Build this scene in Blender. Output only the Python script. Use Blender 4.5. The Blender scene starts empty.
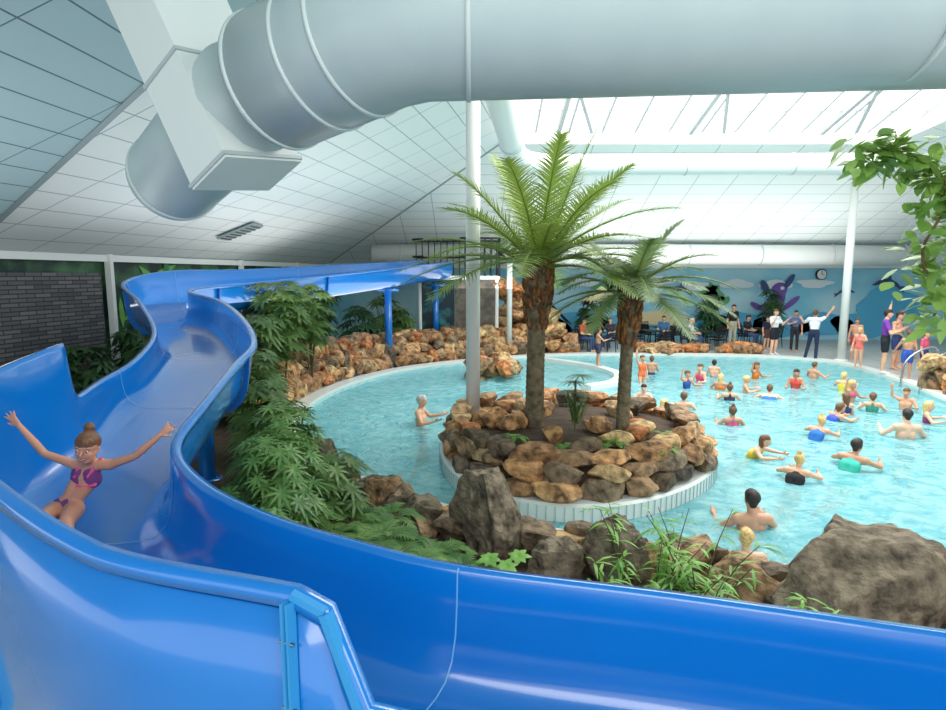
import bpy,bmesh,math,random
import numpy as np
from mathutils import Vector,Matrix,noise
random.seed(7); np.random.seed(7)
S=bpy.context.scene
V=Vector
R=random.uniform
def lin(c):
    return tuple((x/255/12.92 if x/255<=.04045 else ((x/255+.055)/1.055)**2.4) for x in c)
def rgba(c): return (*lin(c),1)
# ---------------------------------------------------------------- materials
MATS={}
def mat(name,c,rough=.5,spec=.5,metal=0,coat=0,c2=None,scale=3,bump=0,bscale=20,attr=False,detail=4,contrast=(.35,.65),emit=0,transl=0):
    if name in MATS: return MATS[name]
    m=bpy.data.materials.new(name); m.use_nodes=True
    nt=m.node_tree; b=nt.nodes['Principled BSDF']
    b.inputs['Base Color'].default_value=rgba(c); b.inputs['Roughness'].default_value=rough
    b.inputs['Specular IOR Level'].default_value=spec; b.inputs['Metallic'].default_value=metal
    b.inputs['Coat Weight'].default_value=coat; b.inputs['Coat Roughness'].default_value=.08
    tc=nt.nodes.new('ShaderNodeTexCoord')
    if c2 is not None:
        n=nt.nodes.new('ShaderNodeTexNoise'); n.inputs['Scale'].default_value=scale; n.inputs['Detail'].default_value=detail
        nt.links.new(tc.outputs['Object'],n.inputs['Vector'])
        r=nt.nodes.new('ShaderNodeValToRGB'); r.color_ramp.elements[0].position=contrast[0]; r.color_ramp.elements[1].position=contrast[1]
        r.color_ramp.elements[0].color=rgba(c); r.color_ramp.elements[1].color=rgba(c2)
        nt.links.new(n.outputs['Fac'],r.inputs['Fac']); out=r.outputs['Color']
        if attr:
            a=nt.nodes.new('ShaderNodeAttribute'); a.attribute_name='Col'
            mx=nt.nodes.new('ShaderNodeMix'); mx.data_type='RGBA'; mx.blend_type='MULTIPLY'; mx.inputs[0].default_value=1
            nt.links.new(out,mx.inputs[6]); nt.links.new(a.outputs['Color'],mx.inputs[7]); out=mx.outputs[2]
        nt.links.new(out,b.inputs['Base Color'])
    if bump:
        n2=nt.nodes.new('ShaderNodeTexNoise'); n2.inputs['Scale'].default_value=bscale; n2.inputs['Detail'].default_value=8
        nt.links.new(tc.outputs['Object'],n2.inputs['Vector'])
        bp=nt.nodes.new('ShaderNodeBump'); bp.inputs['Strength'].default_value=bump; bp.inputs['Distance'].default_value=.05
        nt.links.new(n2.outputs['Fac'],bp.inputs['Height']); nt.links.new(bp.outputs['Normal'],b.inputs['Normal'])
    if transl:
        t=nt.nodes.new('ShaderNodeBsdfTranslucent'); t.inputs['Color'].default_value=rgba(c2 or c)
        mx=nt.nodes.new('ShaderNodeMixShader'); mx.inputs[0].default_value=transl
        o=nt.nodes['Material Output']
        nt.links.new(b.outputs[0],mx.inputs[1]); nt.links.new(t.outputs[0],mx.inputs[2]); nt.links.new(mx.outputs[0],o.inputs[0])
    MATS[name]=m; return m
def mat_panel(name,c,line,bw=1.2,bh=.6,rot=0,mortar=.012,rough=.6,c2=None,offs=0):
    m=bpy.data.materials.new(name); m.use_nodes=True; nt=m.node_tree; b=nt.nodes['Principled BSDF']
    uv=nt.nodes.new('ShaderNodeUVMap'); mp=nt.nodes.new('ShaderNodeMapping'); mp.inputs['Rotation'].default_value[2]=rot
    br=nt.nodes.new('ShaderNodeTexBrick'); br.inputs['Scale'].default_value=1; br.offset=offs
    br.inputs['Brick Width'].default_value=bw; br.inputs['Row Height'].default_value=bh; br.inputs['Mortar Size'].default_value=mortar
    br.inputs['Mortar Smooth'].default_value=.1
    br.inputs['Color1'].default_value=rgba(c); br.inputs['Color2'].default_value=rgba(c2 or c); br.inputs['Mortar'].default_value=rgba(line)
    nt.links.new(uv.outputs[0],mp.inputs[0]); nt.links.new(mp.outputs[0],br.inputs['Vector']); nt.links.new(br.outputs['Color'],b.inputs['Base Color'])
    b.inputs['Roughness'].default_value=rough; b.inputs['Specular IOR Level'].default_value=.25
    return m
# ---------------------------------------------------------------- mesh helper
class MB:
    def __init__(s): s.v=[]; s.f=[]; s.m=[]; s.c=[]; s.uv=None
    def add(s,vs,fs,mi=0,col=(1,1,1)):
        o=len(s.v); s.v+= [tuple(p) for p in vs]; s.f+=[tuple(i+o for i in f) for f in fs]; s.m+=[mi]*len(fs); s.c+=[col]*len(vs)
    def obj(s,name,mats,smooth=True,parent=None,loc=None):
        me=bpy.data.meshes.new(name); me.from_pydata(s.v,[],s.f)
        for m in mats: me.materials.append(m)
        me.polygons.foreach_set('material_index',s.m)
        me.polygons.foreach_set('use_smooth',[smooth]*len(s.f))
        ca=me.color_attributes.new('Col','FLOAT_COLOR','POINT')
        ca.data.foreach_set('color',np.array([(*c,1) for c in s.c],dtype=np.float32).ravel())
        me.update(); ob=bpy.data.objects.new(name,me); S.collection.objects.link(ob)
        if parent: ob.parent=parent
        return ob
def empty(name):
    e=bpy.data.objects.new(name,None); S.collection.objects.link(e); e.empty_display_size=.2; return e
def box(mb,c,s,mi=0,rot=None,col=(1,1,1)):
    c=V(c); vs=[]
    for x in(-.5,.5):
        for y in(-.5,.5):
            for z in(-.5,.5):
                p=V((x*s[0],y*s[1],z*s[2]))
                if rot is not None: p=rot@p
                vs.append(c+p)
    mb.add(vs,[(0,1,3,2),(4,6,7,5),(0,4,5,1),(2,3,7,6),(0,2,6,4),(1,5,7,3)],mi,col)
def beam(mb,a,b,w,h,mi=0,up=(0,0,1)):
    a=V(a);b=V(b);d=(b-a).normalized();r=d.cross(V(up)).normalized();u=r.cross(d)
    vs=[]
    for p in(a,b):
        for x,y in((-w/2,-h/2),(w/2,-h/2),(w/2,h/2),(-w/2,h/2)): vs.append(p+r*x+u*y)
    mb.add(vs,[(0,1,2,3),(7,6,5,4),(0,4,5,1),(1,5,6,2),(2,6,7,3),(3,7,4,0)],mi)
def cr(pts,n):
    pts=[V(p) for p in pts]; P=[pts[0]*2-pts[1]]+pts+[pts[-1]*2-pts[-2]]; out=[]
    for i in range(1,len(P)-2):
        a,b,c,d=P[i-1],P[i],P[i+1],P[i+2]
        for k in range(n):
            t=k/n; out.append(.5*((2*b)+(c-a)*t+(2*a-5*b+4*c-d)*t*t+(3*b-a-3*c+d)*t**3))
    out.append(pts[-1]); return out
def crc(pts,n):
    pts=[V(p) for p in pts]; N=len(pts); out=[]
    for i in range(N):
        a,b,c,d=pts[i-1],pts[i],pts[(i+1)%N],pts[(i+2)%N]
        for k in range(n):
            t=k/n; out.append(.5*((2*b)+(c-a)*t+(2*a-5*b+4*c-d)*t*t+(3*b-a-3*c+d)*t**3))
    return out
def tube(mb,pts,rad,n=12,mi=0,caps=True,col=(1,1,1)):
    pts=[V(p) for p in pts]; m=len(pts)
    if not hasattr(rad,'__len__'): rad=[rad]*m
    vs=[];fs=[]; pr=None
    for i,p in enumerate(pts):
        d=(pts[min(i+1,m-1)]-pts[max(i-1,0)]).normalized()
        if pr is None:
            pr=d.cross(V((0,0,1)))
            if pr.length<.05: pr=d.cross(V((0,1,0)))
        r=(pr-d*pr.dot(d)).normalized(); pr=r; u=r.cross(d)
        for k in range(n):
            a=2*math.pi*k/n; vs.append(p+(r*math.cos(a)+u*math.sin(a))*rad[i])
    for i in range(m-1):
        for k in range(n):
            k2=(k+1)%n; fs.append((i*n+k,i*n+k2,(i+1)*n+k2,(i+1)*n+k))
    if caps: fs.append(tuple(range(n))[::-1]); fs.append(tuple((m-1)*n+k for k in range(n)))
    mb.add(vs,fs,mi,col)
def ring(mb,c,d,r,w=.04,t=.012,mi=0,n=40):
    c=V(c);d=V(d).normalized()
    tube(mb,[c-d*(w/2+.002),c-d*w/2,c+d*w/2,c+d*(w/2+.002)],[r-.01,r+t,r+t,r-.01],n,mi,False)
def ball(mb,c,r,mi=0,n=10,sc=(1,1,1),col=(1,1,1)):
    vs=[];fs=[];m=n//2+1
    for i in range(m+1):
        ph=math.pi*i/m
        for k in range(n):
            a=2*math.pi*k/n; vs.append((c[0]+r*sc[0]*math.sin(ph)*math.cos(a),c[1]+r*sc[1]*math.sin(ph)*math.sin(a),c[2]+r*sc[2]*math.cos(ph)))
    for i in range(m):
        for k in range(n): k2=(k+1)%n; fs.append((i*n+k,(i+1)*n+k,(i+1)*n+k2,i*n+k2))
    mb.add(vs,fs,mi,col)
# ---------------------------------------------------------------- camera, world, colour
S.view_settings.view_transform='Standard'; S.view_settings.exposure=.36
cam=bpy.data.cameras.new('camera'); co=bpy.data.objects.new('camera',cam); S.collection.objects.link(co)
cam.sensor_width=36; cam.lens=600/946*36; co.location=(0,0,3); co.rotation_euler=(math.radians(90-7.6),0,0); cam.clip_start=.05
S.camera=co
w=bpy.data.worlds.new('sky'); S.world=w; w.use_nodes=True
w.node_tree.nodes['Background'].inputs[0].default_value=(.96,.985,1,1); w.node_tree.nodes['Background'].inputs[1].default_value=1.3
def area(name,loc,size,e,rot=(0,0,0),col=(1,1,1),sy=None):
    l=bpy.data.lights.new(name,'AREA'); l.energy=e; l.size=size; l.color=col
    if sy: l.shape='RECTANGLE'; l.size_y=sy
    o=bpy.data.objects.new(name,l); o.location=loc; o.rotation_euler=rot; S.collection.objects.link(o)
area('skylight_daylight',(7,13,9.9),12,2000,sy=10.5,col=(1,.99,.96))
UP=math.pi
area('ceiling_fill_left',(-4.4,15.5,2.4),5,180,(UP,0,0),sy=9,col=(1,.99,.97))  # added upward fill to brighten the left ceiling, no fixture there
area('ceiling_fill_rear',(7,23.0,2.5),16,290,(UP,0,0),sy=3,col=(1,.99,.97))  # added fill lifting the rear ceiling, not a real luminaire
area('ceiling_fill_near',(-6.5,6.5,2.2),3,55,(UP,0,0),sy=5,col=(1,.99,.97))  # invented upward fill for the near ceiling panels
area('slide_fill',(1,-2.5,6.3),7,200,(math.radians(58),0,0),sy=2.5,col=(1,.99,.95))  # added fill above and behind the camera to light the slide
# ---------------------------------------------------------------- materials
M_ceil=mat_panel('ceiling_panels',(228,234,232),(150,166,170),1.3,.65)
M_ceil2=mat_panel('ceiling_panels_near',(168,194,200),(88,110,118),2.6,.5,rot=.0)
M_white=mat('white_paint',(238,240,236),.4)
M_duct=mat('duct_paint',(176,194,194),.35,c2=(168,186,188),scale=1.2)
M_box=mat('plenum_paint',(218,226,222),.45)
M_ductseam=mat('duct_seam',(140,158,160),.4)
M_deck=mat('deck_tile',(196,196,192),.35,c2=(176,178,176),scale=2)
M_curb=mat('curb_tile',(232,236,230),.3)
M_soil=mat('soil',(58,44,32),.9,c2=(84,66,48),scale=6,bump=.5)
M_rock=mat('rock',(96,82,70),.8,c2=(250,238,220),scale=7,bump=1.0,bscale=16,attr=True,detail=12,contrast=(.3,.62))
M_pool=mat_panel('pool_tile',(150,226,232),(176,232,236),.3,.3,mortar=.01,rough=.3)
M_blue=mat('slide_blue',(2,112,196),.2,coat=.8,c2=(6,118,202),scale=.8)
M_blued=mat('slide_blue_flange',(14,96,176),.35)
M_bluel=mat('slide_blue_light',(50,146,208),.35)
M_seam=mat('slide_seam',(120,185,230),.4)
M_bolt=mat('bolt_steel',(120,125,130),.3,metal=1)
M_steel=mat('steel',(190,195,200),.25,metal=1)
M_black=mat('black_metal',(22,22,25),.45)
# ---------------------------------------------------------------- room shell
def plane_poly(name,pts,mats,udir=None,faces=None):
    pts=[V(p) for p in pts]; me=bpy.data.meshes.new(name)
    fs=faces or [tuple(range(len(pts)))]
    me.from_pydata([tuple(p) for p in pts],[],fs); me.materials.append(mats)
    n=(pts[1]-pts[0]).cross(pts[2]-pts[0]).normalized()
    u=V(udir) if udir else (pts[1]-pts[0]); u=(u-n*u.dot(n)).normalized(); vv=n.cross(u)
    uvl=me.uv_layers.new(name='UVMap')
    for l in me.loops:
        p=pts[l.vertex_index]-pts[0]; uvl.data[l.index].uv=(p.dot(u),p.dot(vv))
    o=bpy.data.objects.new(name,me); S.collection.objects.link(o); return o
E1=(-6.7,28,3.5);E0=(-9.6,11.5,3.5);S1=(.85,19,7)
def zn(x,y): return 5.72+.455*(x+4.3)+.05*(y-8.6)
Bp=(-4.3,8.6,5.72); E0=(-9.6,11.5,zn(-9.6,11.5)); T=(1.0,7.3,zn(1.0,7.3))
plane_poly('ceiling_left',[E0,E1,S1,T,Bp],M_ceil,faces=[(0,1,2),(0,2,4),(4,2,3)])
plane_poly('ceiling_rear',[E1,(22,28,3.5),(12.9,19,7),S1],M_ceil)
plane_poly('ceiling_right',[(22,28,3.5),(22,-3,3.5),(13,7.3,8.1),(12.9,19,7)],M_ceil,faces=[(0,1,2),(0,2,3)])
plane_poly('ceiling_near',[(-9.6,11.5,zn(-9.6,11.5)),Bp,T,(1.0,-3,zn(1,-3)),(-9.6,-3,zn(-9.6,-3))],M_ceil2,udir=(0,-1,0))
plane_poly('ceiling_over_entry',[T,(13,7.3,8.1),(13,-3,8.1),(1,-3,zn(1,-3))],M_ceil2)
mb=MB()
beam(mb,Bp,E0,.1,.06); beam(mb,E1,S1,.08,.05); beam(mb,Bp,T,.1,.06)
mb.obj('trim_ceiling_crease',[M_ductseam],False)
mb=MB()
beam(mb,(.8,19,7.15),(13,19,7.15),.12,.4,1); beam(mb,(.9,19,7.2),(1.0,7.3,8.2),.12,.4,1); beam(mb,(13,19,7.2),(13,7.3,8.2),.12,.4,1)
for i in range(13):
    x=.9+i*1.008; beam(mb,(x,19,7.3),(x,12,9.4),.05,.07)
for k in (1,2,3,4):
    y=19-k*1.1; z=7.33+k*1.1*.3; beam(mb,(.9,y,z),(13,y,z),.04,.04)
for x in(2.6,6.6,10.6):
    beam(mb,(x+1.0,18.9,7.3),(x,16.2,8.15),.09,.12); beam(mb,(x,19,7.3),(x,12,9.2),.12,.18)
mb.obj('window_skylight_frame',[mat('skylight_bar_paint',(170,178,180),.4),M_white],False)
mw=mat('wall_paint_blue',(130,204,230),.6,c2=(186,226,238),scale=.35,contrast=(.4,.62))
mwl=mat('jungle_mural',(14,46,38),.5,c2=(90,150,92),scale=1.1,detail=9,contrast=(.42,.74))
mslate=mat_panel('slate_cladding',(122,120,120),(62,62,64),.4,.09,c2=(90,90,92),rough=.8,offs=.5)
plane_poly('wall_back',[(-6.7,28,0),(22,28,0),(22,28,3.55),(-6.7,28,3.55)],mw)
plane_poly('wall_left',[(-9.6,11.5,0),(-6.7,28,0),(-6.7,28,3.55),(-9.6,11.5,3.55)],mwl)
plane_poly('wall_left_near',[(-9.8,3,0),(-9.6,11.5,0),(-9.6,11.5,3.5),(-9.8,3,3.2)],mslate)
plane_poly('wall_right',[(22,28,0),(22,-3,0),(22,-3,3.5),(22,28,3.5)],mw)
mb=MB()
def lw(t): return V((-9.6+2.9*t,11.5+16.5*t,0))
for t in(0.0,.2,.55,.8):
    p=lw(t)+V((.14,0,0)); box(mb,(p.x,p.y,1.75),(.14,.14,3.5))
beam(mb,lw(0)+V((.1,0,3.4)),lw(1)+V((.1,0,3.4)),.12,.16)
beam(mb,(-6.7,27.9,3.42),(22,27.9,3.42),.12,.22)
mb.obj('trim_wall_posts',[M_white],False)
plane_poly('wall_slate_panel',[(-9.46,11.8,0),(-8.98,14.6,0),(-8.98,14.6,3.05),(-9.46,11.8,3.05)],mslate)
mb=MB(); wd=V((2.9,16.5,0)).normalized(); wn=V((wd.y,-wd.x,0))
random.seed(31)
for k in range(110):
    t=R(.2,.98); z=R(.4,3.1); c=lw(t)+wn*R(.02,.05)+V((0,0,z)); a=R(0,6.28); L=R(.3,.8); W=L*R(.12,.25); mi=random.choice((0,0,1,1,2,3))
    d=wd*math.cos(a)+V((0,0,math.sin(a))); s=wd*-math.sin(a)+V((0,0,math.cos(a)))
    mb.add([c-d*L,c-d*L*.3+s*W,c+d*L*.5+s*W*.7,c+d*L,c+d*L*.5-s*W*.7,c-d*L*.3-s*W],[(0,1,2,3,4,5)],mi)
mb.obj('wall_jungle_mural_leaves',[mat('mural_leaf_a',(50,124,70),.5),mat('mural_leaf_b',(110,170,84),.5),mat('mural_leaf_c',(24,100,100),.5),mat('mural_leaf_d',(20,60,40),.5)],False)
def blob(mb,cx,cz,rx,rz,mi,y=27.93,n=20,wob=.0,rot=0):
    vs=[];ph=R(0,6)
    for k in range(n):
        a=2*math.pi*k/n; r=1+wob*math.sin(3*a+ph)+wob*.6*math.sin(5*a+ph*2)
        x=rx*r*math.cos(a); z=rz*r*math.sin(a)
        vs.append((cx+x*math.cos(rot)-z*math.sin(rot),y,cz+x*math.sin(rot)+z*math.cos(rot)))
    mb.add(vs,[tuple(range(n))],mi)
def dolphin(mb,cx,cz,s,mi,y=27.9,fl=1):
    pt=[(-1.25,.0),(-.95,.16),(-.7,.34),(-.3,.46),(-.12,.44),(.12,.78),(.2,.4),(.6,.18),(.9,-.12),(1.25,-.1),(1.1,-.32),(1.2,-.62),(.85,-.35),(.5,-.1),(.1,.02),(-.15,-.02),(-.3,-.34),(-.45,.02),(-.8,.0),(-1.0,-.06)]
    mb.add([(cx+p[0]*s*fl,y,cz+p[1]*s) for p in pt],[tuple(range(len(pt)))],mi)
mb=MB()
mm=[mat('mural_purple',(122,84,170),.6),mat('mural_sand',(226,206,160),.6),mat('mural_green',(100,170,110),.6),mat('mural_sea',(90,178,216),.6),mat('mural_white',(236,244,248),.6),mat('mural_dark',(60,80,130),.6)]
for i in range(9): blob(mb,3+i*1.9,.6+R(-.1,.1),1.5,.45+R(0,.2),3,27.95,wob=.08)
for i in range(7): blob(mb,5+i*1.8,2.7+R(-.3,.3),.8,.2,4,27.94,wob=.15)
for x in(6.2,11): 
    for k in range(5): blob(mb,x+R(-.5,.5),1.9+R(-.4,.6),.5,.22,2,27.93,wob=.2,rot=R(-1,1))
blob(mb,8.6,1.0,1.4,.35,1,27.92,wob=.1)
blob(mb,14.0,1.55,.42,.75,0,27.91,wob=.1,rot=-.3);blob(mb,14.2,2.35,.36,.32,0,27.905,wob=.05);blob(mb,13.5,2.45,.16,.36,5,27.9,rot=.5)
blob(mb,14.6,2.7,.14,.4,5,27.9,rot=-.6);blob(mb,14.75,1.7,.5,.13,0,27.9,rot=.7);blob(mb,13.3,1.5,.5,.12,0,27.9,rot=-.5);blob(mb,14.3,2.4,.1,.08,4,27.89)
blob(mb,19.4,1.6,1.6,.8,3,27.94,wob=.12)
dolphin(mb,19.2,2.55,.62,5); dolphin(mb,17.2,2.2,.4,5,27.9,-1); dolphin(mb,9.6,2.3,.45,5)
mb.obj('wall_mural_painting',mm,False)
mb=MB()
tube(mb,[(16.05,27.95,3.02),(16.05,27.86,3.02)],.25,24,0); tube(mb,[(16.05,27.86,3.02),(16.05,27.85,3.02)],.21,24,1)
beam(mb,(16.05,27.84,3.02),(16.05,27.84,3.18),.02,.02,0,up=(0,1,0)); beam(mb,(16.05,27.84,3.02),(16.17,27.84,3.0),.02,.02,0)
mb.obj('wall_clock',[M_black,M_white],False)
# ---------------------------------------------------------------- pool and floor
outl=[(-3.5,11.8),(-3.75,14.1),(-3.2,16.8),(-1.74,19.3),(1.0,21.3),(3.45,22.3),(6.4,22.3),(10.0,22.0),(12.3,20.6),(12.1,16.8),(11.3,13.6),(11.6,10),(11.5,7),(9.5,5.4),(6.2,5.0),(4.7,5.3),(3.4,5.75),(1.8,6.35),(.5,6.95),(-.74,7.75),(-2.1,9.1),(-3.1,10.5)]
OUT=[V((p.x,p.y,0)) for p in crc([(x,y,0) for x,y in outl],6)]
IC=V((1.62,9.75,0)); 
def isl(k,s,n=64):
    a=2*math.pi*k/n; r=1+.05*math.sin(3*a+1)
    return V((IC.x+2.27*s*r*math.cos(a),IC.y+2.45*s*r*math.sin(a),0))
ISL=[isl(k,1) for k in range(64)]
def fill(name,loops,z,m):
    bm=bmesh.new(); es=[]
    for L in loops:
        vs=[bm.verts.new((p[0],p[1],z)) for p in L]
        for i in range(len(vs)): es.append(bm.edges.new((vs[i],vs[(i+1)%len(vs)])))
    bmesh.ops.triangle_fill(bm,edges=es,use_beauty=True,use_dissolve=False,normal=(0,0,1))
    uvl=bm.loops.layers.uv.new('UVMap')
    for f in bm.faces:
        for l in f.loops: l[uvl].uv=(l.vert.co.x,l.vert.co.y)
    me=bpy.data.meshes.new(name); bm.to_mesh(me); bm.free(); me.materials.append(m)
    o=bpy.data.objects.new(name,me); S.collection.objects.link(o); return o
fill('floor',[[(-14,-4),(23,-4),(23,29),(-14,29)],OUT],0,M_deck)
WZ=-.1
def offset(L,d):
    out=[];n=len(L)
    for i in range(n):
        t=(L[(i+1)%n]-L[i-1]).normalized(); out.append(L[i]+V((t.y,-t.x,0))*d)
    return out
ar=sum(OUT[i].x*OUT[(i+1)%len(OUT)].y-OUT[(i+1)%len(OUT)].x*OUT[i].y for i in range(len(OUT)))
sg=1 if ar>0 else -1
def strip_loop(mb,loops,mi=0):
    n=len(loops[0]); vs=[p for L in loops for p in L]; fs=[]
    for j in range(len(loops)-1):
        for i in range(n): i2=(i+1)%n; fs.append((j*n+i,j*n+i2,(j+1)*n+i2,(j+1)*n+i))
    mb.add(vs,fs,mi)
zz=lambda L,z:[V((p.x,p.y,z)) for p in L]
mb=MB(); strip_loop(mb,[zz(OUT,-1.35),zz(OUT,-.02)]); 
o=mb.obj('pool_basin',[mat('pool_wall',(150,220,228),.3)])
fill('pool_floor',[OUT],-1.35,M_pool)
mb=MB(); strip_loop(mb,[zz(OUT,-.2),zz(OUT,.06),zz(offset(OUT,sg*.33),.07),zz(offset(OUT,sg*.35),-.02)])
mb.obj('pool_curb',[M_curb],False)
m=bpy.data.materials.new('pool_water'); m.use_nodes=True; nt=m.node_tree; b=nt.nodes['Principled BSDF']
b.inputs['Roughness'].default_value=.05; b.inputs['IOR'].default_value=1.33
tc=nt.nodes.new('ShaderNodeTexCoord'); n1=nt.nodes.new('ShaderNodeTexNoise'); n1.inputs['Scale'].default_value=2.8; n1.inputs['Detail'].default_value=5; n1.inputs['Distortion'].default_value=1.6
bp=nt.nodes.new('ShaderNodeBump'); bp.inputs['Strength'].default_value=.9; bp.inputs['Distance'].default_value=.16
nt.links.new(tc.outputs['Object'],n1.inputs['Vector']); nt.links.new(n1.outputs['Fac'],bp.inputs['Height']); nt.links.new(bp.outputs[0],b.inputs['Normal'])
n2=nt.nodes.new('ShaderNodeTexNoise'); n2.inputs['Scale'].default_value=1.6; n2.inputs['Detail'].default_value=5; n2.inputs['Distortion'].default_value=2
rr=nt.nodes.new('ShaderNodeValToRGB'); rr.color_ramp.elements[0].position=.38; rr.color_ramp.elements[1].position=.62
rr.color_ramp.elements[0].color=rgba((114,192,202)); rr.color_ramp.elements[1].color=rgba((164,220,222))  # mottled tones paint a caustic light pattern into the water colour
nt.links.new(tc.outputs['Object'],n2.inputs['Vector']); nt.links.new(n2.outputs['Fac'],rr.inputs[0]); nt.links.new(rr.outputs[0],b.inputs['Base Color'])
tr=nt.nodes.new('ShaderNodeBsdfTransparent'); tr.inputs[0].default_value=(.88,.97,.98,1)
mx=nt.nodes.new('ShaderNodeMixShader'); mx.inputs[0].default_value=.28
nt.links.new(b.outputs[0],mx.inputs[1]); nt.links.new(tr.outputs[0],mx.inputs[2]); nt.links.new(mx.outputs[0],nt.nodes['Material Output'].inputs[0])
fill('pool_water',[OUT,ISL],WZ,m)
isoff=lambda s,z:[V((p.x,p.y,z)) for p in [isl(k,s) for k in range(64)]]
mb=MB(); strip_loop(mb,[isoff(1,-1.35),isoff(1,.1),isoff(.985,.13),isoff(.9,.13)])
strip_loop(mb,[isoff(.9,.1),isoff(.85,.45),isoff(.5,.55),isoff(.01,.6)],1)
for k in range(128):
    a=isl(k/2,1.002); beam(mb,(a.x,a.y,-.2),(a.x,a.y,.1),.012,.012,2,up=(0,1,0))
mb.obj('island_planter',[M_curb,M_soil,mat('tile_joint',(170,200,204),.5)],False)
bedo=[(-4.2,13.5),(-3.9,11.8),(-3.5,10.3),(-2.4,8.9),(-.9,7.3),(.4,6.5),(1.7,5.95),(3.3,5.3),(5,4.8),(7,4.5),(7,2.9),(0,3.1),(-2,3.4),(-3.6,4.8),(-5,7.5),(-6.5,11)]
fill('planting_bed',[[V((x,y,0)) for x,y in bedo]],.03,M_soil)
# ---------------------------------------------------------------- rocks
def rock(mb,c,s,col,sub=3,cuts=11,rz=None,mi=0,nz=.035,lo=.5,hi=.8):
    bm=bmesh.new(); bmesh.ops.create_icosphere(bm,subdivisions=sub,radius=1)
    pl=[]
    for _ in range(cuts):
        n=V((R(-1,1),R(-1,1),R(-.8,1))).normalized(); pl.append((n,R(lo,hi)))
    pl.append((V((R(-.15,.15),R(-.15,.15),1)).normalized(),R(.5,.72))); pl.append((V((R(-.3,.3),-1,R(-.1,.3))).normalized(),R(.5,.75)))
    off=V((R(0,99),R(0,99),R(0,99))); rz=R(0,6.28) if rz is None else rz
    cs,sn=math.cos(rz),math.sin(rz); vs=[]
    for v in bm.verts:
        p=v.co.copy()
        for _ in(0,1):
            for n,d in pl:
                e=p.dot(n)-d
                if e>0: p-=n*e
        p*=1+nz*noise.noise(p*3+off)*2+nz*.9*noise.noise(p*9+off)
        p=V((p.x*s[0],p.y*s[1],p.z*s[2]))*1.35
        vs.append((c[0]+p.x*cs-p.y*sn,c[1]+p.x*sn+p.y*cs,c[2]+p.z))
    fs=[tuple(v.index for v in f.verts) for f in bm.faces]; bm.free()
    mb.add(vs,fs,mi,col)
TAN=[lin(c) for c in((210,170,126),(190,150,108),(224,192,148),(178,142,106),(200,156,120),(168,142,114),(208,142,94),(190,166,136),(160,132,102),(200,174,134)) ]
DRK=[lin(c) for c in((120,110,98),(98,90,82),(134,120,104),(110,98,82),(144,130,112))]
def brt(c,k): return tuple(min(1,x*k) for x in c)
def colr(p=.7): return brt(random.choice(TAN if random.random()<p else DRK),1.38*R(.8,1.1))
mb=MB()
for lay,(z,s) in enumerate(((.25,.93),(.45,.89),(.61,.84))):
    n=(24,23,22)[lay]
    for k in range(n):
        a=isl((k+lay*.5+R(-.2,.2))*64/n,s+R(-.02,.02))
        rock(mb,(a.x,a.y,z+R(-.02,.04)),(R(.2,.32),R(.14,.2),R(.1,.16)),colr((.5,.8,.88)[lay]),rz=math.atan2(a.y-IC.y,a.x-IC.x)+1.57+R(-.2,.2))
for _ in range(24):
    a=R(0,6.28);r=R(.3,.78); rock(mb,(IC.x+2*r*math.cos(a),IC.y+2.2*r*math.sin(a),.66),(R(.12,.25),R(.12,.2),R(.1,.2)),colr(.85))
mb.obj('island_rock_wall',[M_rock],False)
mb=MB()
N=len(OUT)
for lay,(d,z,sz) in enumerate(((.72,.2,.3),(.98,.5,.3),(1.35,.78,.32),(1.75,.8,.34))):
    L=offset(OUT,sg*d)
    for i in range(int(4.9*6)):
        p=L[i]; q=L[i+1]
        for k in range(2):
            c=p.lerp(q,k/2+R(-.1,.1)); 
            rock(mb,(c.x+R(-.08,.08),c.y+R(-.08,.08),z+R(-.08,.12)),(sz*R(.8,1.25),sz*R(.7,1),sz*R(.6,.95)),colr(.88),sub=2)
for i in range(20*6,N):
    p=offset(OUT,sg*.6)[i]
    rock(mb,(p.x+R(-.1,.1),p.y+R(-.1,.1),.18),(R(.2,.34),R(.18,.28),R(.18,.3)),colr(.55))
mb.obj('poolside_rock_wall',[M_rock],False)
mb=MB()
fr=[(-3.0,9.7),(-2.7,9.2),(-2.35,8.7),(-1.9,8.3),(-1.5,7.9),(-1.15,7.55),(-.85,7.25),(-.5,6.95),(-.1,6.7),(.3,6.45),(.7,6.3),(1.1,6.1),(1.5,5.95),(1.9,5.75),(2.3,5.6),(2.7,5.45),(3.1,5.3),(3.6,5.1),(4.2,5.0)]
for x,y in fr:
    for k in range(3):
        rock(mb,(x+R(-.15,.15),y+R(-.28,.08),.1+R(0,.16)),(R(.14,.26),R(.14,.22),R(.13,.22)),colr(.45),sub=3)
mb.obj('front_rock_border',[M_rock],False)
def boulder(name,c,s,col,rz=None,cuts=14):
    mb=MB(); rock(mb,c,s,col,sub=5,cuts=cuts,rz=rz,nz=.06,lo=.5,hi=.85); return mb.obj(name,[M_rock],False)
g=lin((146,138,124)); gt_=lin((184,156,124))
random.seed(21)
boulder('boulder',(.22,6.2,.34),(.34,.32,.6),g)
boulder('boulder',(3.42,4.85,.33),(.68,.48,.6),g)
boulder('boulder',(-2.45,8.5,.32),(.34,.32,.44),g)
boulder('boulder',(1.4,5.6,.22),(.3,.26,.44),g)
boulder('boulder',(.85,5.55,.12),(.26,.25,.34),g)
boulder('boulder',(2.45,5.1,.14),(.36,.3,.36),gt_)
boulder('boulder',(-.55,6.75,.15),(.26,.25,.3),g)
boulder('boulder',(-1.2,7.4,.15),(.26,.25,.32),gt_)
boulder('boulder',(-1.9,8.0,.2),(.28,.25,.34),g)
random.seed(9)
mb=MB()
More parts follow.
